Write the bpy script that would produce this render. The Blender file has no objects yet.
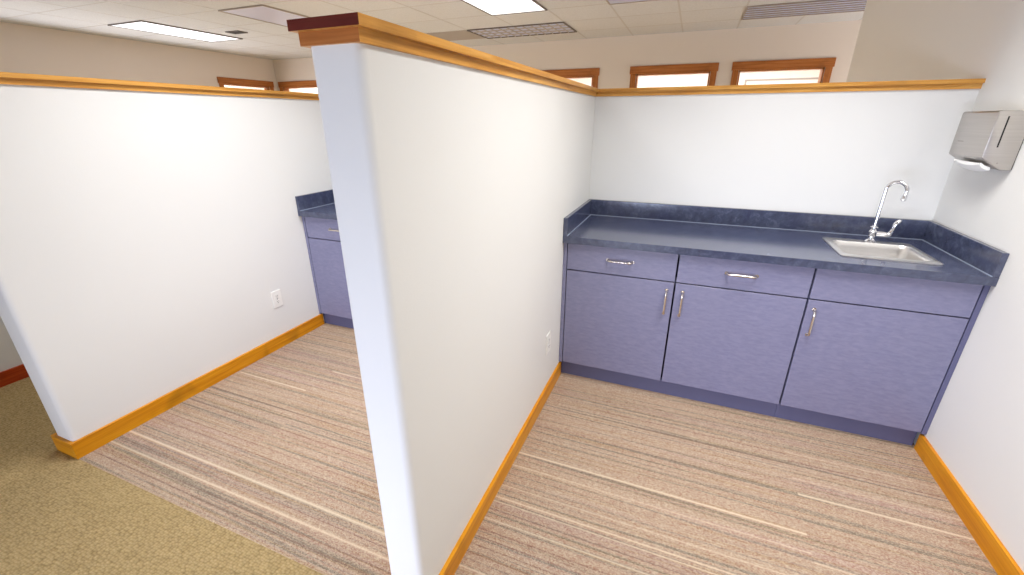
import bpy, bmesh, math, random
from mathutils import Vector, Matrix
random.seed(4)
S = bpy.context.scene
COL = S.collection
W, L, TM = 1.832, 2.167, 0.124            # alcove width, partition length, partition thickness
XL, TLP = -1.951, 0.147                   # left partition: right face, thickness
XT = -3.132                               # third partition: right face
CAPZ, HB = 1.692, 0.0885
HC = 2.539                                # ceiling
YF, XW, YE, YB = 3.63, -6.72, 2.27, -4.9  # far wall, left wall, end of right wall, wall behind the camera
DC = 0.623                                # cabinet face

# ------------------------------------------------------------ camera
cam_d = bpy.data.cameras.new('camera'); cam = bpy.data.objects.new('camera', cam_d); COL.objects.link(cam)
cam_d.sensor_fit = 'HORIZONTAL'; cam_d.sensor_width = 36.0; cam_d.lens = 427.99/1024*36
cam_d.clip_start = 0.02; cam_d.clip_end = 60
yaw, pitch, roll = 0.3813, -0.3732, -0.0017
fw0 = Vector((-math.sin(yaw), math.cos(yaw), 0)); r0 = Vector((math.cos(yaw), math.sin(yaw), 0)); u0 = Vector((0, 0, 1))
fw = fw0*math.cos(pitch)+u0*math.sin(pitch); up = u0*math.cos(pitch)-fw0*math.sin(pitch)
rr = r0*math.cos(roll)+up*math.sin(roll); uu = up*math.cos(roll)-r0*math.sin(roll)
m = Matrix((rr, uu, -fw)).transposed().to_4x4(); m.translation = (0.5995, -2.9026, 1.5149)
cam.matrix_world = m
S.camera = cam

# ------------------------------------------------------------ world, lights, exposure
w = bpy.data.worlds.new('world'); S.world = w; w.use_nodes = True
w.node_tree.nodes['Background'].inputs[0].default_value = (0.80, 0.88, 1.0, 1)
w.node_tree.nodes['Background'].inputs[1].default_value = 1.0

def area(name, loc, rot, sx, sy, power, color, spread=180):
    d = bpy.data.lights.new(name, 'AREA'); d.shape = 'RECTANGLE'; d.size = sx; d.size_y = sy
    d.energy = power; d.color = color; d.spread = math.radians(spread)
    o = bpy.data.objects.new(name, d); COL.objects.link(o); o.location = loc; o.rotation_euler = rot
    return o
# daylight through the low window in the wall behind the camera (spread narrowed to keep it low)
area('window_daylight', (-0.75, YB-0.02, 0.40), (math.radians(88), 0, math.radians(-12)), 2.3, 0.76, 35, (0.68, 0.76, 1.0), 95)
# unseen fill panels added to brighten the open room from both sides
area('window_daylight_left', (XW+0.03, 0.6, 1.15), (math.radians(86), 0, math.radians(-90)), 4.0, 1.5, 88, (1.0, 0.97, 0.97))  # added fill that lifts the ceiling and left side
area('window_daylight_far', (3.95, 3.0, 1.2), (math.radians(96), 0, math.radians(90)), 1.1, 1.6, 40, (1.0, 0.97, 0.95))  # added fill, this wall has no window
# louvered ceiling lamps over the two cubicles, then two added fill lamps
area('lamp_over_right_cubicle', (1.05, -1.36, HC-0.012), (0, 0, 0), 0.6, 1.2, 35, (1.0, 0.985, 0.97), 130)
area('lamp_over_left_cubicle', (-1.00, -1.30, HC-0.012), (0, 0, 0), 0.6, 1.2, 33.5, (0.985, 0.985, 1.0), 124)
area('lamp_over_third_cubicle', (-2.45, -1.0, HC-0.012), (0, 0, 0), 0.3, 0.6, 7, (1.0, 0.97, 0.92), 130)  # fill lamp added to brighten the third partition
area('lamp_behind_cubicles', (-2.4, 1.24, HC-0.012), (0, 0, 0), 0.6, 1.2, 110, (1.0, 0.98, 0.98), 150)  # fill lamp added to brighten the far walls and ceiling
# lamps of the rooms behind the wood framed windows
area('lamp_behind_far_wall', (0.3, 5.0, HC-0.05), (0, 0, 0), 4.5, 1.2, 190, (1.0, 0.95, 0.92))
area('lamp_behind_far_left', (-6.3, 4.9, HC-0.05), (0, 0, 0), 2.4, 1.2, 110, (1.0, 0.95, 0.90))
area('lamp_behind_left_wall', (-7.9, 3.0, HC-0.05), (0, 0, 0), 1.2, 1.6, 80, (1.0, 0.93, 0.85))

S.view_settings.view_transform = 'Standard'; S.view_settings.look = 'None'
S.view_settings.gamma = 1.0; S.view_settings.exposure = 0.07; S.view_settings.use_curve_mapping = False

# ------------------------------------------------------------ material helpers
def lin(r, g, b):
    f = lambda c: (c/255/12.92) if c/255 <= 0.04045 else ((c/255+0.055)/1.055)**2.4
    return (f(r), f(g), f(b), 1)
class NT:
    def __init__(s, name):
        s.m = bpy.data.materials.new(name); s.m.use_nodes = True
        s.t = s.m.node_tree; s.b = s.t.nodes['Principled BSDF']; s.out = s.t.nodes['Material Output']
        s._tc = None
    def n(s, ty, **k):
        o = s.t.nodes.new(ty)
        for a, v in k.items(): setattr(o, a, v)
        return o
    def l(s, a, b): s.t.links.new(a, b)
    def co(s):
        if not s._tc: s._tc = s.n('ShaderNodeTexCoord')
        return s._tc.outputs['Object']
    def mapping(s, scale, loc=(0, 0, 0)):
        mp = s.n('ShaderNodeMapping'); mp.inputs['Scale'].default_value = scale; mp.inputs['Location'].default_value = loc
        s.l(s.co(), mp.inputs[0]); return mp.outputs[0]
    def noise(s, vec, scale, detail=2, rough=0.5, dist=0):
        x = s.n('ShaderNodeTexNoise'); x.inputs['Scale'].default_value = scale; x.inputs['Detail'].default_value = detail
        x.inputs['Roughness'].default_value = rough; x.inputs['Distortion'].default_value = dist
        s.l(vec, x.inputs['Vector']); return x.outputs['Fac']
    def ramp(s, fac, stops):
        r = s.n('ShaderNodeValToRGB'); e = r.color_ramp.elements
        while len(e) < len(stops): e.new(0.5)
        for i, (p, c) in enumerate(stops): e[i].position = p; e[i].color = c
        s.l(fac, r.inputs[0]); return r.outputs[0]
    def mix(s, fac, a, b, mode='MIX'):
        x = s.n('ShaderNodeMix', data_type='RGBA', blend_type=mode)
        for v, i in ((fac, x.inputs[0]), (a, x.inputs[6]), (b, x.inputs[7])):
            if hasattr(v, 'is_output'): s.l(v, i)
            else: i.default_value = v
        return x.outputs[2]
    def math(s, op, a, b=None, c=None, clamp=False):
        x = s.n('ShaderNodeMath', operation=op); x.use_clamp = clamp
        for i, v in enumerate((a, b, c)):
            if v is None: continue
            if hasattr(v, 'is_output'): s.l(v, x.inputs[i])
            else: x.inputs[i].default_value = v
        return x.outputs[0]
    def bump(s, h, strength, dist=0.002):
        x = s.n('ShaderNodeBump'); x.inputs['Strength'].default_value = strength; x.inputs['Distance'].default_value = dist
        s.l(h, x.inputs['Height']); s.l(x.outputs[0], s.b.inputs['Normal'])
    def set(s, color=None, rough=None, metal=None, spec=None):
        if color is not None:
            if hasattr(color, 'is_output'): s.l(color, s.b.inputs['Base Color'])
            else: s.b.inputs['Base Color'].default_value = color
        if rough is not None: s.b.inputs['Roughness'].default_value = rough
        if metal is not None: s.b.inputs['Metallic'].default_value = metal
        if spec is not None: s.b.inputs['Specular IOR Level'].default_value = spec
        return s.m

def paint(name, rgb):
    t = NT(name); n = t.noise(t.co(), 160, 3); n2 = t.noise(t.co(), 1.3, 2)
    c = t.mix(n2, lin(*[v-2 for v in rgb]), lin(*[min(255, v+2) for v in rgb]))
    t.bump(n, 0.12, 0.002); return t.set(c, 0.55, spec=0.3)
M = {}
M['paint'] = paint('white_wall_paint', (226, 225, 221))
M['beige'] = paint('beige_wall_paint', (229, 221, 214))  # far walls: warm light tone put into the paint colour
M['back_room'] = paint('back_room_paint', (242, 234, 228))
def ceiling_mat():
    t = NT('ceiling_tile'); n = t.noise(t.co(), 90, 4, 0.7)
    c = t.ramp(n, [(0.3, lin(200, 203, 208)), (0.62, lin(214, 217, 222))]); t.bump(n, 0.25, 0.003)
    return t.set(c, 0.9, spec=0.1)
M['ceiling'] = ceiling_mat()
def flat(name, rgb, rough=0.5, metal=0.0, spec=0.5): return NT(name).set(lin(*rgb), rough, metal, spec)
M['tbar'] = flat('painted_ceiling_rail', (190, 190, 192), 0.6)
M['white_plastic'] = flat('white_plastic', (238, 236, 230), 0.35)
M['dark_gap'] = flat('dark_edge', (44, 40, 40), 0.7)
M['caulk'] = flat('pale_caulk', (150, 160, 178), 0.4)
M['black'] = flat('black_slot', (20, 18, 18), 0.6)
M['lamp_frame'] = flat('lamp_frame', (96, 90, 88), 0.5)
M['paper'] = flat('white_paper', (246, 246, 244), 0.9)
M['vent_grey'] = flat('grey_vent_enamel', (166, 158, 152), 0.6)
M['louver'] = flat('louver_metal', (178, 172, 168), 0.4)
M['lens_off'] = flat('unlit_lens', (192, 198, 226), 0.4)

def wood(name, axis, dark, mid, light, rough=0.35):
    t = NT(name); sc = [26, 26, 26]; sc[axis] = 1.3
    g = t.noise(t.mapping(tuple(sc)), 1.6, 5, 0.62, 0.6)
    sc2 = [150, 150, 150]; sc2[axis] = 4
    f = t.noise(t.mapping(tuple(sc2)), 1.0, 2)
    k = t.noise(t.mapping((5, 5, 5)), 1.1, 2)
    c = t.ramp(g, [(0.28, lin(*dark)), (0.5, lin(*mid)), (0.72, lin(*light))])
    c = t.mix(t.ramp(k, [(0.58, (0, 0, 0, 1)), (0.75, (1, 1, 1, 1))]), c, lin(*[v*0.78 for v in mid]))
    c = t.mix(0.18, c, t.ramp(f, [(0.35, lin(*dark)), (0.65, lin(*light))]))
    t.bump(f, 0.08, 0.001); return t.set(c, rough, spec=0.3)
for ax, nm in enumerate('xyz'):
    M['trim_'+nm] = wood('honey_wood_'+nm, ax, (170, 110, 42), (208, 148, 66), (230, 178, 98))
    M['base_'+nm] = wood('orange_wood_'+nm, ax, (182, 104, 6), (211, 138, 12), (228, 162, 32))
    M['case_'+nm] = wood('brown_wood_'+nm, ax, (140, 78, 32), (174, 108, 54), (198, 130, 72))
M['end_grain'] = wood('dark_end_grain', 0, (70, 22, 18), (92, 30, 22), (112, 42, 30), 0.4)
M['reddish'] = wood('reddish_brown_wood', 1, (140, 44, 14), (172, 62, 22), (192, 82, 32))

def laminate():
    t = NT('grey_blue_laminate')
    n = t.noise(t.mapping((18, 18, 60)), 1.4, 6, 0.62, 0.4); n2 = t.noise(t.co(), 4.5, 3)
    c = t.ramp(n, [(0.3, lin(115, 115, 145)), (0.5, lin(125, 125, 155)), (0.72, lin(136, 136, 164))])
    c = t.mix(t.math('MULTIPLY', n2, 0.5), c, lin(128, 126, 150))
    return t.set(c, 0.42)
M['laminate'] = laminate()
M['kick'] = flat('toe_kick_laminate', (96, 97, 130), 0.5)
M['carcass'] = flat('cabinet_edge', (56, 58, 82), 0.5)
def counter():
    t = NT('slate_blue_counter')
    n = t.noise(t.co(), 26, 6, 0.7, 0.5); n2 = t.noise(t.co(), 7, 4, 0.6, 1.0)
    c = t.ramp(n, [(0.3, lin(52, 57, 76)), (0.55, lin(73, 79, 102)), (0.75, lin(104, 110, 132))])
    c = t.mix(t.ramp(n2, [(0.4, (0, 0, 0, 1)), (0.7, (0.6, 0.6, 0.6, 1))]), c, lin(52, 57, 86))
    return t.set(c, 0.16, spec=0.75)
M['counter'] = counter()
def steel(name, rgb, rough, aniso=False):
    t = NT(name); n = t.noise(t.mapping((4, 4, 260)), 1.0, 2)
    c = t.mix(n, lin(*[v-8 for v in rgb]), lin(*[min(255, v+8) for v in rgb]))
    return t.set(c, rough, 1.0)
M['steel'] = steel('brushed_steel', (194, 189, 184), 0.34)
M['sink_steel'] = steel('satin_steel', (226, 224, 222), 0.33)
M['chrome'] = flat('chrome', (232, 232, 236), 0.07, 1.0)
M['nickel'] = flat('satin_nickel', (214, 206, 196), 0.24, 1.0)
def emit(name, rgb, strength):
    t = NT(name); n = t.noise(t.mapping((40, 40, 1)), 1.0, 2)
    t.b.inputs['Emission Color'].default_value = lin(*rgb); t.b.inputs['Emission Strength'].default_value = strength
    c = t.mix(n, lin(230, 230, 232), lin(244, 244, 246)); return t.set(c, 0.4)
M['lamp_on'] = emit('lit_diffuser', (240, 243, 255), 0.85)
def glass():
    t = NT('window_glass'); tr = t.n('ShaderNodeBsdfTransparent'); gl = t.n('ShaderNodeBsdfGlossy'); mx = t.n('ShaderNodeMixShader')
    gl.inputs['Roughness'].default_value = 0.02; lw = t.n('ShaderNodeLayerWeight')
    fac = t.math('MULTIPLY_ADD', t.math('POWER', lw.outputs['Facing'], 5.0), 0.5, 0.04); t.l(fac, mx.inputs[0]); t.l(tr.outputs[0], mx.inputs[1]); t.l(gl.outputs[0], mx.inputs[2]); t.l(mx.outputs[0], t.out.inputs[0])
    return t.m
M['glass'] = glass()

def striped_carpet():
    t = NT('striped_carpet'); sx = t.n('ShaderNodeSeparateXYZ'); t.l(t.co(), sx.inputs[0]); X, Y = sx.outputs[0], sx.outputs[1]
    # carpet tiles about 1.22 wide: each column has its own run of stripes
    colm = t.math('FLOOR', t.math('DIVIDE', X, 1.222))
    cv = t.n('ShaderNodeCombineXYZ'); t.l(t.math('MULTIPLY', X, 0.35), cv.inputs[0]); t.l(Y, cv.inputs[1]); t.l(t.math('MULTIPLY', colm, 0.0), cv.inputs[2])
    def nz(scale_y, scale_x, z, detail=1, rough=0.5):
        v = t.n('ShaderNodeCombineXYZ'); t.l(t.math('MULTIPLY', X, scale_x), v.inputs[0]); t.l(t.math('MULTIPLY', Y, scale_y), v.inputs[1])
        t.l(t.math('MULTIPLY_ADD', colm, 0.15, z), v.inputs[2]); return t.noise(v.outputs[0], 1.0, detail, rough)
    a = nz(11, 0.25, 1.0, 2); b = nz(62, 0.6, 7.0, 1); d = nz(120, 1.5, 13.0, 0)
    c = t.ramp(a, [(0.25, lin(195, 178, 163)), (0.45, lin(200, 188, 165)), (0.6, lin(202, 191, 171)), (0.78, lin(197, 181, 168))])
    c = t.mix(t.ramp(b, [(0.52, (0, 0, 0, 1)), (0.66, (0.35, 0.35, 0.35, 1))]), c, lin(150, 120, 106))
    c = t.mix(t.ramp(d, [(0.56, (0, 0, 0, 1)), (0.68, (0.7, 0.7, 0.7, 1))]), c, lin(194, 174, 140))
    e = nz(48, 0.5, 21.0, 0)
    c = t.mix(t.ramp(e, [(0.66, (0, 0, 0, 1)), (0.74, (0.4, 0.4, 0.4, 1))]), c, lin(126, 106, 100))
    # woven pixel grain
    vor = t.n('ShaderNodeTexVoronoi'); vor.inputs['Scale'].default_value = 1.0; t.l(t.mapping((200, 290, 1)), vor.inputs['Vector'])
    gr = t.n('ShaderNodeSeparateColor'); t.l(vor.outputs['Color'], gr.inputs[0])
    c = t.mix(0.75, c, t.ramp(gr.outputs[0], [(0.0, lin(96, 84, 76)), (0.5, lin(128, 128, 128)), (1.0, lin(168, 162, 156))]), 'OVERLAY')
    yr = [(-.885, .3, 1.222, .006, .5), (-.955, .5, 1.222, .005, .4), (-.929, 1.222, 1.84, .006, .6), (-1.80, 0, 1.222, .004, .6), (-1.835, 0, 1.222, .004, .5), (-1.87, 0, 1.222, .004, .6),
          (-1.905, 0, 1.222, .004, .5), (-1.70, 0, 1.222, .004, .45), (-1.53, -1.96, -.1, .005, .45), (-1.66, -1.96, -.1, .005, .5), (-1.84, -1.96, -.1, .004, .55), (-1.79, -1.96, -.1, .004, .45),
          (-2.085, -1.96, -.1, .004, .5), (-2.12, -1.96, -.1, .004, .5), (-2.01, -1.96, -.1, .004, .5), (-1.23, -1.96, -.1, .006, .4), (-1.02, -1.96, -.1, .006, .4)]
    for (y, x0, x1, h, s) in yr:
        dy = t.math('SUBTRACT', 1.0, t.math('DIVIDE', t.math('ABSOLUTE', t.math('SUBTRACT', Y, y)), h*1.3), clamp=True)
        dx = t.math('MULTIPLY', t.math('GREATER_THAN', X, x0), t.math('LESS_THAN', X, x1))
        f = t.math('MULTIPLY', t.math('MULTIPLY', dy, dx), t.math('MULTIPLY_ADD', gr.outputs[1], s*1.2, s*.3), clamp=True)
        c = t.mix(f, c, lin(112, 74, 68))
    # light yarn runs: y, x start, x end, half width, strength
    runs = [(-1.351, 0, 1.222, .0075, .9), (-1.438, 0, 1.222, .0055, .55), (-1.566, 0, 1.222, .005, .5), (-1.634, 0, 1.222, .006, .75), (-1.657, 0, 1.222, .0045, .7),
            (-1.748, 0, 1.222, .0055, .7), (-1.964, 0, 1.222, .006, .7), (-1.138, 1.228, 1.84, .008, .9), (-1.045, 1.222, 1.84, .006, .45), (-1.475, 1.222, 1.84, .006, .6),
            (-.869, 1.222, 1.84, .005, .4), (-.76, 1.222, 1.84, .004, .3), (-1.962, -1.96, -.1, .010, .9), (-2.045, -1.96, -.1, .0075, .75),
            (-1.348, -1.92, -1.36, .007, .75), (-1.122, -1.36, -.9, .007, .6)]
    for (y, x0, x1, h, s) in runs:
        dy = t.math('SUBTRACT', 1.0, t.math('DIVIDE', t.math('ABSOLUTE', t.math('SUBTRACT', Y, y)), h*1.05), clamp=True)
        dx = t.math('MULTIPLY', t.math('GREATER_THAN', X, x0), t.math('LESS_THAN', X, x1))
        f = t.math('MULTIPLY', t.math('MULTIPLY', dy, dx), s*0.8, clamp=True)
        c = t.mix(f, c, lin(226, 206, 178))
    t.bump(gr.outputs[0], 0.5, 0.003); return t.set(c, 0.95, spec=0.1)
M['striped'] = striped_carpet()
def olive_carpet():
    t = NT('olive_loop_carpet')
    vor = t.n('ShaderNodeTexVoronoi'); vor.inputs['Scale'].default_value = 1.0; vor.inputs['Randomness'].default_value = 0.55
    t.l(t.mapping((80, 112, 1)), vor.inputs['Vector'])
    sp = t.n('ShaderNodeSeparateColor'); t.l(vor.outputs['Color'], sp.inputs[0])
    n = t.noise(t.co(), 3, 3)
    c = t.ramp(vor.outputs['Distance'], [(0.0, lin(200, 178, 134)), (0.45, lin(180, 156, 112)), (0.9, lin(134, 112, 72))])
    c = t.mix(0.35, c, t.ramp(sp.outputs[0], [(0, lin(100, 100, 100)), (1, lin(160, 156, 150))]), 'OVERLAY')
    c = t.mix(t.math('MULTIPLY', n, 0.3), c, lin(176, 154, 106))
    t.bump(t.math('SUBTRACT', 1.0, vor.outputs['Distance']), 0.7, 0.006); return t.set(c, 0.95, spec=0.1)
M['olive'] = olive_carpet()

# ------------------------------------------------------------ mesh helpers
def box(bm, x0, x1, y0, y1, z0, z1, mi=0):
    v = [bm.verts.new((x, y, z)) for x in (x0, x1) for y in (y0, y1) for z in (z0, z1)]
    fs = []
    for q in ((0, 1, 3, 2), (4, 6, 7, 5), (0, 4, 5, 1), (2, 3, 7, 6), (0, 2, 6, 4), (1, 5, 7, 3)):
        f = bm.faces.new([v[i] for i in q]); f.material_index = mi; fs.append(f)
    return fs
def obj(name, bm, mats, parent=None, bevel=0, seg=2, smooth=False, loc=None):
    bmesh.ops.recalc_face_normals(bm, faces=bm.faces)
    if bevel:
        bmesh.ops.bevel(bm, geom=list(bm.edges), offset=bevel, segments=seg, affect='EDGES', profile=0.5, clamp_overlap=True)
    if smooth:
        for f in bm.faces: f.smooth = True
    me = bpy.data.meshes.new(name); bm.to_mesh(me); bm.free()
    for mt in (mats if isinstance(mats, (list, tuple)) else [mats]): me.materials.append(mt)
    if smooth: me.set_sharp_from_angle(angle=math.radians(40))
    o = bpy.data.objects.new(name, me); COL.objects.link(o)
    if parent: o.parent = parent
    if loc: o.location = loc
    return o
def boxo(name, dims, mat, parent=None, bevel=0, seg=2):
    bm = bmesh.new(); box(bm, *dims); return obj(name, bm, mat, parent, bevel, seg)
def struct(o): o['kind'] = 'structure'; return o
def thing(name, label, cat, loc=(0, 0, 0), group=None):
    o = bpy.data.objects.new(name, None); COL.objects.link(o); o.location = loc; o.empty_display_size = 0.1
    return tag(o, label, cat, group)
def tag(o, label, cat, group=None):
    o['label'] = label; o['category'] = cat
    if group: o['group'] = group
    return o
def tube(bm, pts, radii, n=14, caps=True):
    pts = [Vector(p) for p in pts]
    if not isinstance(radii, (list, tuple)): radii = [radii]*len(pts)
    rings = []; prev = None
    for i, p in enumerate(pts):
        d = (pts[min(i+1, len(pts)-1)]-pts[max(i-1, 0)]).normalized()
        if prev is None:
            a = Vector((0, 0, 1)) if abs(d.z) < 0.9 else Vector((1, 0, 0)); prev = d.cross(a).normalized()
        prev = (prev-d*prev.dot(d)).normalized(); q = d.cross(prev)
        rings.append([bm.verts.new(p+(prev*math.cos(2*math.pi*k/n)+q*math.sin(2*math.pi*k/n))*radii[i]) for k in range(n)])
    for a, b in zip(rings, rings[1:]):
        for k in range(n): bm.faces.new((a[k], a[(k+1) % n], b[(k+1) % n], b[k]))
    if caps: bm.faces.new(rings[0][::-1]); bm.faces.new(rings[-1])
def lathe(bm, prof, cx=0, cy=0, n=24):
    rings = [[bm.verts.new((cx+r*math.cos(2*math.pi*k/n), cy+r*math.sin(2*math.pi*k/n), z)) for k in range(n)] for r, z in prof]
    for a, b in zip(rings, rings[1:]):
        for k in range(n): bm.faces.new((a[k], a[(k+1) % n], b[(k+1) % n], b[k]))
    bm.faces.new(rings[0][::-1]); bm.faces.new(rings[-1])
def holed_slab(bm, u0, u1, v0, v1, t0, t1, holes, axes):
    """slab spanning u,v with rectangular holes; axes = order of (u,v,t) as indices of xyz"""
    us = sorted({u0, u1, *[h[0] for h in holes], *[h[1] for h in holes]}); vs = sorted({v0, v1, *[h[2] for h in holes], *[h[3] for h in holes]})
    solid = lambda i, j: 0 <= i < len(us)-1 and 0 <= j < len(vs)-1 and not any(h[0] <= (us[i]+us[i+1])/2 <= h[1] and h[2] <= (vs[j]+vs[j+1])/2 <= h[3] for h in holes)
    cache = {}
    def P(u, v, t):
        if (u, v, t) not in cache:
            c = [0, 0, 0]; c[axes[0]] = u; c[axes[1]] = v; c[axes[2]] = t; cache[(u, v, t)] = bm.verts.new(c)
        return cache[(u, v, t)]
    for i in range(len(us)-1):
        for j in range(len(vs)-1):
            if not solid(i, j): continue
            a, b, c, d = us[i], us[i+1], vs[j], vs[j+1]
            for t in (t0, t1): bm.faces.new((P(a, c, t), P(b, c, t), P(b, d, t), P(a, d, t)))
            for (di, dj, e) in ((-1, 0, ((a, c), (a, d))), (1, 0, ((b, c), (b, d))), (0, -1, ((a, c), (b, c))), (0, 1, ((a, d), (b, d)))):
                if not solid(i+di, j+dj): bm.faces.new((P(*e[0], t0), P(*e[1], t0), P(*e[1], t1), P(*e[0], t1)))

# ------------------------------------------------------------ room shell
bm = bmesh.new(); box(bm, XL, W, -L-.01, 0, -.06, 0); struct(obj('floor_cubicles', bm, M['striped']))
bm = bmesh.new()
holed_slab(bm, XW, 4.0, YB, YF, -.06, 0, [(XL, W, -L-.01, 0)], (0, 1, 2)); struct(obj('floor', bm, M['olive']))
ce = struct(boxo('ceiling', (XW-1.8, 4.12, YB, 6.4, HC, HC+.06), M['ceiling']))
bm = bmesh.new()                                                       # exposed grid rails
for k in range(-11, 6):
    x = 0.30+0.61*k
    if XW < x < 4: box(bm, x-.009, x+.009, YB, YF, HC-.0012, HC+.001)
for k in range(-9, 6):
    y = 0.63+0.61*k
    if YB < y < YF: box(bm, XW, 4.0, y-.009, y+.009, HC-.0010, HC+.001)
obj('ceiling_rails', bm, M['tbar'], ce)

far_windows = [(-1.79, -.73), (-.297, .762), (.939, 1.988), (-6.66, -5.60)]
left_windows = [(2.49, 3.53)]
ZT, ZS, CL, CH = 2.081, 0.86, 0.075, 0.095                            # opening top and bottom, casing widths
bm = bmesh.new(); holed_slab(bm, XW, 4.0, 0, HC, YF, YF+.12, [(a+CL, b-CL, ZS, ZT) for a, b in far_windows], (0, 2, 1)); struct(obj('wall_far', bm, M['beige']))
bm = bmesh.new(); holed_slab(bm, YB, 6.4, 0, HC, XW-.12, XW, [(a+CL, b-CL, ZS, ZT) for a, b in left_windows], (1, 2, 0)); struct(obj('wall_left', bm, M['beige']))
struct(boxo('wall_right', (W, W+.12, YB, YE, 0, HC), M['paint']))
struct(boxo('wall_far_right', (W+.12, 4.0, YE-.12, YE, 0, HC), M['beige']))
struct(boxo('wall_right_passage', (4.0, 4.12, YE-.12, YF, 0, HC), M['beige']))
bm = bmesh.new(); holed_slab(bm, XW, W+.12, 0, HC, YB-.12, YB, [(-2.0, .5, .01, .82)], (0, 2, 1)); struct(obj('wall_front', bm, M['paint']))
# rooms behind the windows
struct(boxo('wall_back_room', (XW-1.8, 4.12, 6.4, 6.5, 0, HC), M['back_room']))
struct(boxo('wall_back_room_left', (XW-1.9, XW-1.8, YB, 6.5, 0, HC), M['back_room']))
struct(boxo('wall_back_room_right', (4.12, 4.22, YF, 6.5, 0, HC), M['back_room']))
struct(boxo('floor_back_room', (XW, 4.12, YF+.12, 6.4, -.06, 0), M['olive']))
struct(boxo('floor_left_room', (XW-1.8, XW-.12, YB, 6.4, -.06, 0), M['olive']))

def window(name, a, b, along_x=True):
    root = bpy.data.objects.new(name, None); COL.objects.link(root); struct(root)
    if along_x: root.location = ((a+b)/2, YF, ZS)
    else: root.location = (XW, (a+b)/2, ZS); root.rotation_euler = (0, 0, math.pi/2)
    h = (b-a)/2; top = ZT-ZS; wx, wz = ('case_x', 'case_z')
    boxo('head_casing', (-h-.012, h+.012, -.020, 0, top, top+CH), M[wx], root, .002, 1)
    boxo('sill', (-h-.03, h+.03, -.05, .11, -.03, 0), M[wx], root, .003, 1)
    boxo('apron', (-h, h, -.016, 0, -.12, -.03), M[wx], root, .002, 1)
    for s in (-1, 1):
        x0, x1 = sorted((s*h, s*(h-CL+.004))); boxo('side_casing', (x0, x1, -.017, 0, 0, top), M[wz], root, .002, 1)
        x0, x1 = sorted((s*(h-CL), s*(h-CL-.016))); boxo('jamb', (x0, x1, 0, .12, 0, top), M[wz], root)
    boxo('head_jamb', (-h+CL, h-CL, 0, .12, top-.016, top), M[wx], root)
    boxo('pane', (-h+CL+.016, h-CL-.016, .055, .061, 0, top-.016), M['glass'], root)
for i, (a, b) in enumerate(far_windows): window('window_%d' % (i+1), a, b)
for i, (a, b) in enumerate(left_windows): window('window_%d' % (i+5), a, b, False)

def partition(name, x0, x1, y0, y1, round_y):
    bm = bmesh.new(); box(bm, x0, x1, y0, y1, 0, CAPZ-.018)
    bmesh.ops.recalc_face_normals(bm, faces=bm.faces)
    if round_y is not None:
        ed = [e for e in bm.edges if all(abs(v.co.y-round_y) < 1e-5 for v in e.verts) and abs(e.verts[0].co.z-e.verts[1].co.z) > .5]
        bmesh.ops.bevel(bm, geom=ed, offset=.022, segments=6, affect='EDGES', profile=0.5)
    return struct(obj(name, bm, M['paint'], smooth=True))
partition('wall_middle', -TM-.006, 0, -L, 0, -L)
partition('wall_left_partition', XL-TLP, XL, -L, 0, -L)
partition('wall_third_partition', XT-TM, XT, -L, 0, -L)
partition('wall_back', XT-TM, W, 0, TM, None)

OV = .022; trim_n = [0]
def cap(x0, x1, y0, y1, axis, dark_end=False):
    """two stepped boards: a top board and a narrower apron board under it"""
    trim_n[0] += 1; bm = bmesh.new(); a = .014
    fs = box(bm, x0, x1, y0, y1, CAPZ-.019, CAPZ)
    if dark_end: fs[2].material_index = 1
    if axis == 1:
        fs = box(bm, x0+.010, x1-a, y0+a, y1, CAPZ-.043, CAPZ-.019)
        if dark_end: fs[2].material_index = 2                              # the return board across the end
    else: box(bm, x0, x1, y0+a, y1-a, CAPZ-.043, CAPZ-.019)
    return struct(obj('trim_%d' % trim_n[0], bm, [M['trim_xyz'[:5]+'xyz'[axis]], M['end_grain'], M['case_x']]))
cap(-TM-OV, OV, -L-OV, -OV, 1, True)
cap(XL-TLP-OV, XL+OV, -L-OV, -OV, 1, True)
cap(XT-TM-OV, XT+OV, -L-OV, -OV, 1, True)
cap(XT-TM-OV, W, -OV, TM+OV, 0)

BT = .014
def baseboard(name, runs):
    """runs: (x0,x1,y0,y1,axis)"""
    bm = bmesh.new()
    for (x0, x1, y0, y1, ax) in runs: box(bm, x0, x1, y0, y1, 0, HB, ax)
    o = obj(name, bm, [M['base_x'], M['base_y']]); return struct(o)
def wrap(name, x0, x1, yend):
    baseboard(name, [(x1, x1+BT, -L-BT, yend, 1), (x0-BT, x0, -L-BT, yend, 1), (x0, x1, -L-BT, -L, 0)])
wrap('baseboard_middle', -TM-.006, 0, -DC+.02)
bm = bmesh.new()
baseboard('baseboard_left', [(XL, XL+BT, -L-BT, -DC+.02, 1), (XL-TLP-BT, XL-TLP, -L-BT, 0, 1), (XL-TLP, XL, -L-BT, -L, 0)])
baseboard('baseboard_right', [(W-BT, W, YB, -DC+.02, 1)])
bm = bmesh.new(); box(bm, XT, XT+BT, -L-BT, 0, 0, HB); box(bm, XT-TM-BT, XT-TM, -L-BT, 0, 0, HB); box(bm, XT-TM, XT, -L-BT, -L, 0, HB)
struct(obj('baseboard_third', bm, M['reddish']))
baseboard('baseboard_far', [(XW, 4.0, YF-BT, YF, 0)])

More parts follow.
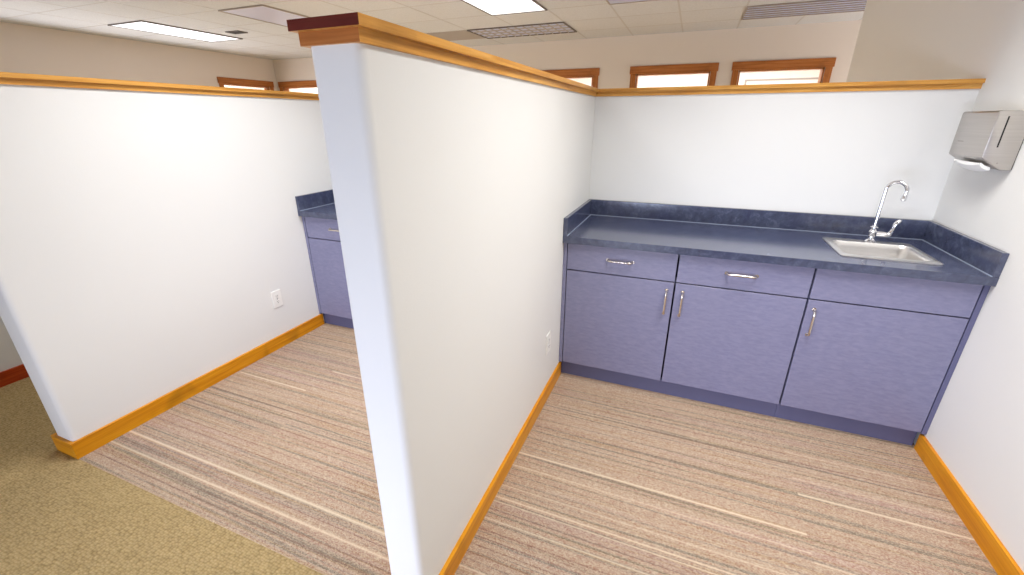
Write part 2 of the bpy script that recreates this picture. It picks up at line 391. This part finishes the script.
# ------------------------------------------------------------ cabinets
def pull(parent, cx, y, cz, horizontal, length=.135):
    """arched bar pull on two feet"""
    bm = bmesh.new(); h = length/2; out = .028; pts = []
    for i in range(15):
        s = -1+2*i/14; d = out*(1-abs(s)**12)**0.5 if abs(s) < 1 else 0
        pts.append((s*h, -d))
    P = [(cx+a, y+d, cz) if horizontal else (cx, y+d, cz+a) for a, d in pts]
    tube(bm, P, [.0058]*15, 10)
    for s in (-1, 1):
        f = [(cx+s*h, y, cz), (cx+s*h, y-.004, cz)] if horizontal else [(cx, y, cz+s*h), (cx, y-.004, cz+s*h)]
        tube(bm, f, .0085, 12)
    return obj('handle', bm, M['nickel'], parent, smooth=True)
G = .0042; ZK, ZD, ZTOP = .1018, .7133, .872
def front(name, parent, x0, x1, z0, z1):
    return boxo(name, (x0+G, x1-G, -DC, -DC+.018, z0+G, z1-G*.5), M['laminate'], parent, .0012, 1)
def carcass(parent, x0, x1):
    bm = bmesh.new(); yb, yf = -.004, -DC+.0195
    box(bm, x0+.001, x0+.017, yf, yb, ZK, .874); box(bm, x1-.017, x1-.001, yf, yb, ZK, .874)
    box(bm, x0+.017, x1-.017, yf, yb, ZK, ZK+.016); box(bm, x0+.017, x1-.017, yb-.006, yb, ZK+.016, .874)
    box(bm, x0+.017, x1-.017, yf, yf+.016, ZD-.02, ZD+.02); box(bm, x0+.017, x1-.017, yf, yf+.016, .85, .874)
    return obj('carcass', bm, M['carcass'], parent)
def pair_cabinet(x, label, group=None):
    r = thing('base_cabinet', label, 'cabinet', (x, 0, 0), group); e = .022; mid, end = .6134, 1.2134
    carcass(r, 0.001, end-.001)
    boxo('filler', (.001, e, -DC, -DC+.018, ZK, .874), M['laminate'], r)
    boxo('toe_kick', (.001, end-.0005, -.586, -.570, 0, ZK), M['kick'], r)
    for (a, b, hx) in ((e, mid, .320), (mid, end, .912)):
        d = front('drawer', r, a, b, ZD, ZTOP); pull(d, hx, -DC, .799, True)
    for (a, b, hx) in ((e, mid, .576), (mid, end, .656)):
        d = front('door', r, a, b, ZK, ZD); pull(d, hx, -DC, .600, False)
    return r
def single_cabinet(x, label, w, group=None):
    r = thing('sink_cabinet', label, 'cabinet', (x, 0, 0), group); e = w-.020
    carcass(r, .001, w-.001)
    boxo('filler', (e, w-.001, -DC, -DC+.018, ZK, .874), M['kick'], r)
    boxo('toe_kick', (.0005, w-.016, -.586, -.570, 0, ZK), M['kick'], r)
    front('false_front', r, 0, e, ZD, ZTOP)
    d = front('door', r, 0, e, ZK, ZD); pull(d, .034, -DC, .599, False)
    return r
def countertop(x, w, label, hole=None):
    r = thing('countertop', label, 'countertop', (x, 0, .876))
    bm = bmesh.new(); holed_slab(bm, 0.0005, w-.0005, -.649, -.0005, 0, .038, [hole] if hole else [], (0, 1, 2)); obj('worktop', bm, M['counter'], r)
    boxo('backsplash', (.0005, w-.0005, -.022, -.0005, .038, .140), M['counter'], r, .0015, 1)
    boxo('side_splash', (.0005, .022, -.649, -.022, .038, .140), M['counter'], r, .0015, 1)
    boxo('side_splash', (w-.022, w-.0005, -.649, -.022, .038, .140), M['counter'], r, .0015, 1)
    bm = bmesh.new(); z = .038                                             # pale caulk line along the splash joints
    box(bm, .022, w-.022, -.0248, -.022, z, z+.003); box(bm, .022, .0248, -.648, -.0248, z, z+.003); box(bm, w-.0248, w-.022, -.648, -.0248, z, z+.003)
    obj('caulk', bm, M['caulk'], r)
    return r
pair_cabinet(0, 'blue grey base cabinet with two drawers above two doors, left of the sink cabinet')
single_cabinet(1.2134, 'blue grey base cabinet with one door and plain false front under the sink', W-1.2134)
countertop(0, W, 'dark slate blue countertop with backsplash holding the steel sink', (1.338, 1.688, -.512, -.222))
pair_cabinet(XL, 'grey base cabinet mostly hidden behind the middle partition')
WL = -TM-.006-XL
countertop(XL, WL, 'dark countertop corner with side splash, seen left of the middle partition')
single_cabinet(XL+1.2134, 'grey single door base cabinet in the left cubicle behind the middle partition', WL-1.2134)

# ------------------------------------------------------------ sink and faucet
def rrect(x0, x1, y0, y1, r, n=6):
    pts = []
    for (cx, cy, a0) in ((x1-r, y1-r, 0), (x0+r, y1-r, 90), (x0+r, y0+r, 180), (x1-r, y0+r, 270)):
        for k in range(n+1):
            a = math.radians(a0+90*k/n); pts.append((cx+r*math.cos(a), cy+r*math.sin(a)))
    return pts
sk = thing('sink', 'square stainless steel drop-in sink set in the dark countertop', 'sink', (1.512, -.35, .9145))
bm = bmesh.new(); rings = []
for (hx0, hx1, hy0, hy1, r, z) in ((-.192, .192, -.188, .186, .022, 0), (-.192, .192, -.188, .186, .022, .004), (-.188, .188, -.184, .182, .020, .006),
                                    (-.168, .168, -.158, .124, .045, .006), (-.164, .164, -.154, .120, .043, .001), (-.160, .160, -.150, .116, .042, -.02),
                                    (-.150, .150, -.140, .106, .05, -.130), (-.135, .135, -.125, .091, .05, -.148), (-.04, .04, -.057, .023, .0399, -.152)):
    rings.append([bm.verts.new((x, y, z)) for x, y in rrect(hx0, hx1, hy0, hy1, r)])
for a, b in zip(rings, rings[1:]):
    n = len(a)
    for k in range(n): bm.faces.new((a[k], a[(k+1) % n], b[(k+1) % n], b[k]))
bm.faces.new(rings[-1])
obj('basin', bm, M['sink_steel'], sk, smooth=True)
bm = bmesh.new(); lathe(bm, [(.038, -.1515), (.038, -.149), (.030, -.149), (.026, -.1515)], 0, -.017); obj('drain', bm, M['chrome'], sk, smooth=True)

fc = thing('faucet', 'chrome gooseneck faucet with a single side lever behind the sink', 'faucet', (1.526, -.200, .9210))
bm = bmesh.new(); lathe(bm, [(.027, 0), (.027, .004), (.022, .008), (.016, .014), (.015, .03), (.019, .034), (.019, .054), (.015, .058), (.013, .066), (.017, .069), (.017, .078), (.011, .081), (.010, .086)])
obj('body', bm, M['chrome'], fc, smooth=True)
bm = bmesh.new(); dv = Vector((.80, -.60, 0)).normalized(); R = .041; pts = [Vector((0, 0, .07+.02*i)) for i in range(10)]
zc = .268
pts += [Vector((0, 0, z)) for z in (.255,)]
for k in range(0, 19):
    a = math.radians(180-190*k/18); pts.append(dv*(R+R*math.cos(a))+Vector((0, 0, zc+R*math.sin(a))))
e = pts[-1]; dd = (pts[-1]-pts[-2]).normalized(); pts += [e+dd*.010, e+dd*.018]
tube(bm, pts, [.0085]*(len(pts)-2)+[.0085, .0085], 14)
obj('spout', bm, M['chrome'], fc, smooth=True)
bm = bmesh.new(); q = e+dd*.012; tube(bm, [q, q+dd*.003, q+dd*.022, q+dd*.024], [.010, .0115, .0115, .009], 14); obj('aerator', bm, M['chrome'], fc, smooth=True)
bm = bmesh.new()
tube(bm, [(.012, -.002, .044), (.04, -.004, .044), (.056, -.006, .043), (.067, -.007, .046), (.073, -.008, .058), (.075, -.008, .073)], [.0125, .0125, .012, .0115, .010, .008], 12)
tube(bm, [(.0755, -.008, .064), (.077, -.008, .083), (.083, -.009, .103), (.091, -.010, .118), (.096, -.010, .123)], [.008, .0105, .012, .010, .005], 12)
obj('lever', bm, M['chrome'], fc, smooth=True)

# ------------------------------------------------------------ paper towel dispenser on the right wall
pd = thing('paper_towel_dispenser', 'brushed steel paper towel dispenser mounted on the right wall above the sink', 'dispenser', (W, -.325, 1.318))
def prism_y(bm, prof, y0, y1):
    a = [bm.verts.new((x, y0, z)) for x, z in prof]; b = [bm.verts.new((x, y1, z)) for x, z in prof]; n = len(prof)
    for k in range(n): bm.faces.new((a[k], a[(k+1) % n], b[(k+1) % n], b[k]))
    bm.faces.new(a[::-1]); bm.faces.new(b)
bm = bmesh.new(); prism_y(bm, [(-.004, .0), (-.042, .0), (-.110, .047), (-.110, .222), (-.104, .229), (-.004, .229)], -.135, .135)
obj('cover', bm, M['steel'], pd, bevel=.0025, seg=2, smooth=True)
boxo('back_plate', (-.004, -.0005, -.130, .130, .003, .226), M['dark_gap'], pd)  # dark strip stands for the shadow line at the wall
boxo('level_slot', (-.077, -.072, -.1358, -.1345, .089, .208), M['black'], pd)
boxo('badge', (-.1104, -.1096, .046, .094, .103, .107), M['vent_grey'], pd)
bm = bmesh.new(); tube(bm, [(-.056, -.1345, .027), (-.056, -.1362, .027)], .003, 14); obj('key_lock', bm, M['vent_grey'], pd, smooth=True)
bm = bmesh.new(); n = 16; rows = []
prof = [(-.062, .0), (-.078, .004), (-.094, .014), (-.100, .027), (-.096, .030), (-.084, .020), (-.070, .015), (-.062, .012)]
for i in range(n+1):
    u = -1+2*i/n; sag = -.012*(1-u*u)
    rows.append([bm.verts.new((x, -.012+u*.104, z-.004+sag*(1 if k < 4 else .2))) for k, (x, z) in enumerate(prof)])
for a, b in zip(rows, rows[1:]):
    for k in range(len(prof)): bm.faces.new((a[k], a[(k+1) % len(prof)], b[(k+1) % len(prof)], b[k]))
bm.faces.new(rows[0][::-1]); bm.faces.new(rows[-1])
pt = obj('paper_towel', bm, M['paper'], smooth=True, loc=(W, -.325, 1.318))
tag(pt, 'white folded paper towel hanging out of the steel dispenser', 'paper towel')

# ------------------------------------------------------------ wall outlets
def outlet(y, x, z, label):
    r = thing('wall_outlet', label, 'outlet', (x, y, z), None); r.rotation_euler = (0, 0, math.pi/2)
    boxo('plate', (-.037, .037, -.006, -.0003, -.060, .060), M['white_plastic'], r, .002, 2)
    for s in (-1, 1):
        c = s*.020
        bm = bmesh.new(); box(bm, -.0165, .0165, -.0085, -.006, c-.0145, c+.0145); so = obj('socket', bm, M['white_plastic'], r, .001, 1)
        bm = bmesh.new()
        for dx in (-.0065, .0065): box(bm, dx-.001, dx+.001, -.0089, -.0084, c-.001, c+.008)
        box(bm, -.0022, .0022, -.0089, -.0084, c-.009, c-.005); obj('slots', bm, M['black'], so)
    bm = bmesh.new(); tube(bm, [(0, -.006, 0), (0, -.0078, 0)], .0032, 10); obj('screw', bm, M['nickel'], r)
outlet(-.872, 0, .358, 'white electrical outlet on the middle partition beside the blue cabinet')
outlet(-.957, XL, .355, 'white electrical outlet on the left partition above its orange baseboard')

# ------------------------------------------------------------ ceiling fixtures
def fixture(x0, x1, y0, y1, label, kind, name='ceiling_light', cat='ceiling light', group=None):
    r = thing(name, label, cat, ((x0+x1)/2, (y0+y1)/2, HC), group); hx, hy = (x1-x0)/2, (y1-y0)/2; f = .014
    bm = bmesh.new(); holed_slab(bm, -hx, hx, -hy, hy, -.012, -.0005, [(-hx+f, hx-f, -hy+f, hy-f)], (0, 1, 2)); obj('frame', bm, M['lamp_frame' if kind in ('on', 'cells') else 'vent_grey'], r)
    if kind == 'on': boxo('diffuser', (-hx+f, hx-f, -hy+f, hy-f, -.008, -.001), M['lamp_on'], r)
    elif kind == 'lens':
        bm = bmesh.new(); box(bm, -hx+f, hx-f, -hy+f, hy-f, -.007, -.001); obj('lens', bm, M['lens_off'], r)
    elif kind == 'cells':
        boxo('reflector', (-hx+f, hx-f, -hy+f, hy-f, -.003, -.001), M['lens_off'], r)
        bm = bmesh.new()
        for i in range(1, 12): x = -hx+2*hx*i/12; box(bm, x-.006, x+.006, -hy+f, hy-f, -.011, -.003)
        for i in range(1, 4): y = -hy+2*hy*i/4; box(bm, -hx+f, hx-f, y-.007, y+.007, -.0115, -.003)
        obj('louver', bm, M['louver'], r)
    elif kind == 'blades':
        boxo('reflector', (-hx+f, hx-f, -hy+f, hy-f, -.003, -.001), M['lens_off'], r)
        bm = bmesh.new()
        for i in range(1, 6): y = -hy+2*hy*i/6; box(bm, -hx+f, hx-f, y-.004, y+.004, -.0115, -.003)
        obj('louver', bm, M['vent_grey'], r)
    return r
fixture(-5.80, -5.19, .63, 1.85, 'lit rectangular ceiling light above the far left of the room', 'on')
fixture(-1.53, -.92, .63, 1.85, 'lit ceiling light at the top edge above the middle partition', 'on')
fixture(-3.97, -3.36, .63, 1.85, 'unlit blue grey ceiling light panel left of the dark partition cap end', 'lens')
fixture(-2.14, -.92, 2.46, 3.07, 'unlit ceiling light with a grid of louver cells below the lit one', 'cells')
fixture(.91, 2.13, 2.46, 3.07, 'unlit ceiling light with long grey blades at the upper right', 'blades')
fixture(-.31, .30, .63, 1.85, 'unlit ceiling light cut off by the top edge, right of the lit one', 'lens')
tag(boxo('ceiling_panel', (-2.72, -2.17, 2.48, 3.05, HC-.006, HC-.0005), M['vent_grey']), 'plain grey ceiling panel left of the louvered ceiling light', 'ceiling panel')
v = thing('air_vent', 'small dark slotted air vent beside the lit left ceiling light', 'vent', (-4.85, 1.50, HC))
bm = bmesh.new(); holed_slab(bm, -.11, .11, -.07, .07, -.010, -.0005, [(-.10, .10, -.06, .06)], (0, 1, 2)); obj('frame', bm, M['lamp_frame'], v)
boxo('duct', (-.10, .10, -.06, .06, -.003, -.001), M['black'], v)
bm = bmesh.new()
for i in range(1, 6): y = -.06+.12*i/6; box(bm, -.10, .10, y-.006, y+.006, -.009, -.003)
obj('slats', bm, M['dark_gap'], v)

# white board on the wall of the room behind the right window
wb = thing('whiteboard', 'white board on the wall of the bright room behind the rightmost window', 'whiteboard', (1.95, 6.4, 1.45))
boxo('panel', (-.62, .62, -.012, -.001, -.4, .70), M['white_plastic'], wb)
bm = bmesh.new(); holed_slab(bm, -.64, .64, -.42, .72, -.018, -.001, [(-.61, .61, -.39, .69)], (0, 2, 1)); obj('frame', bm, M['vent_grey'], wb)
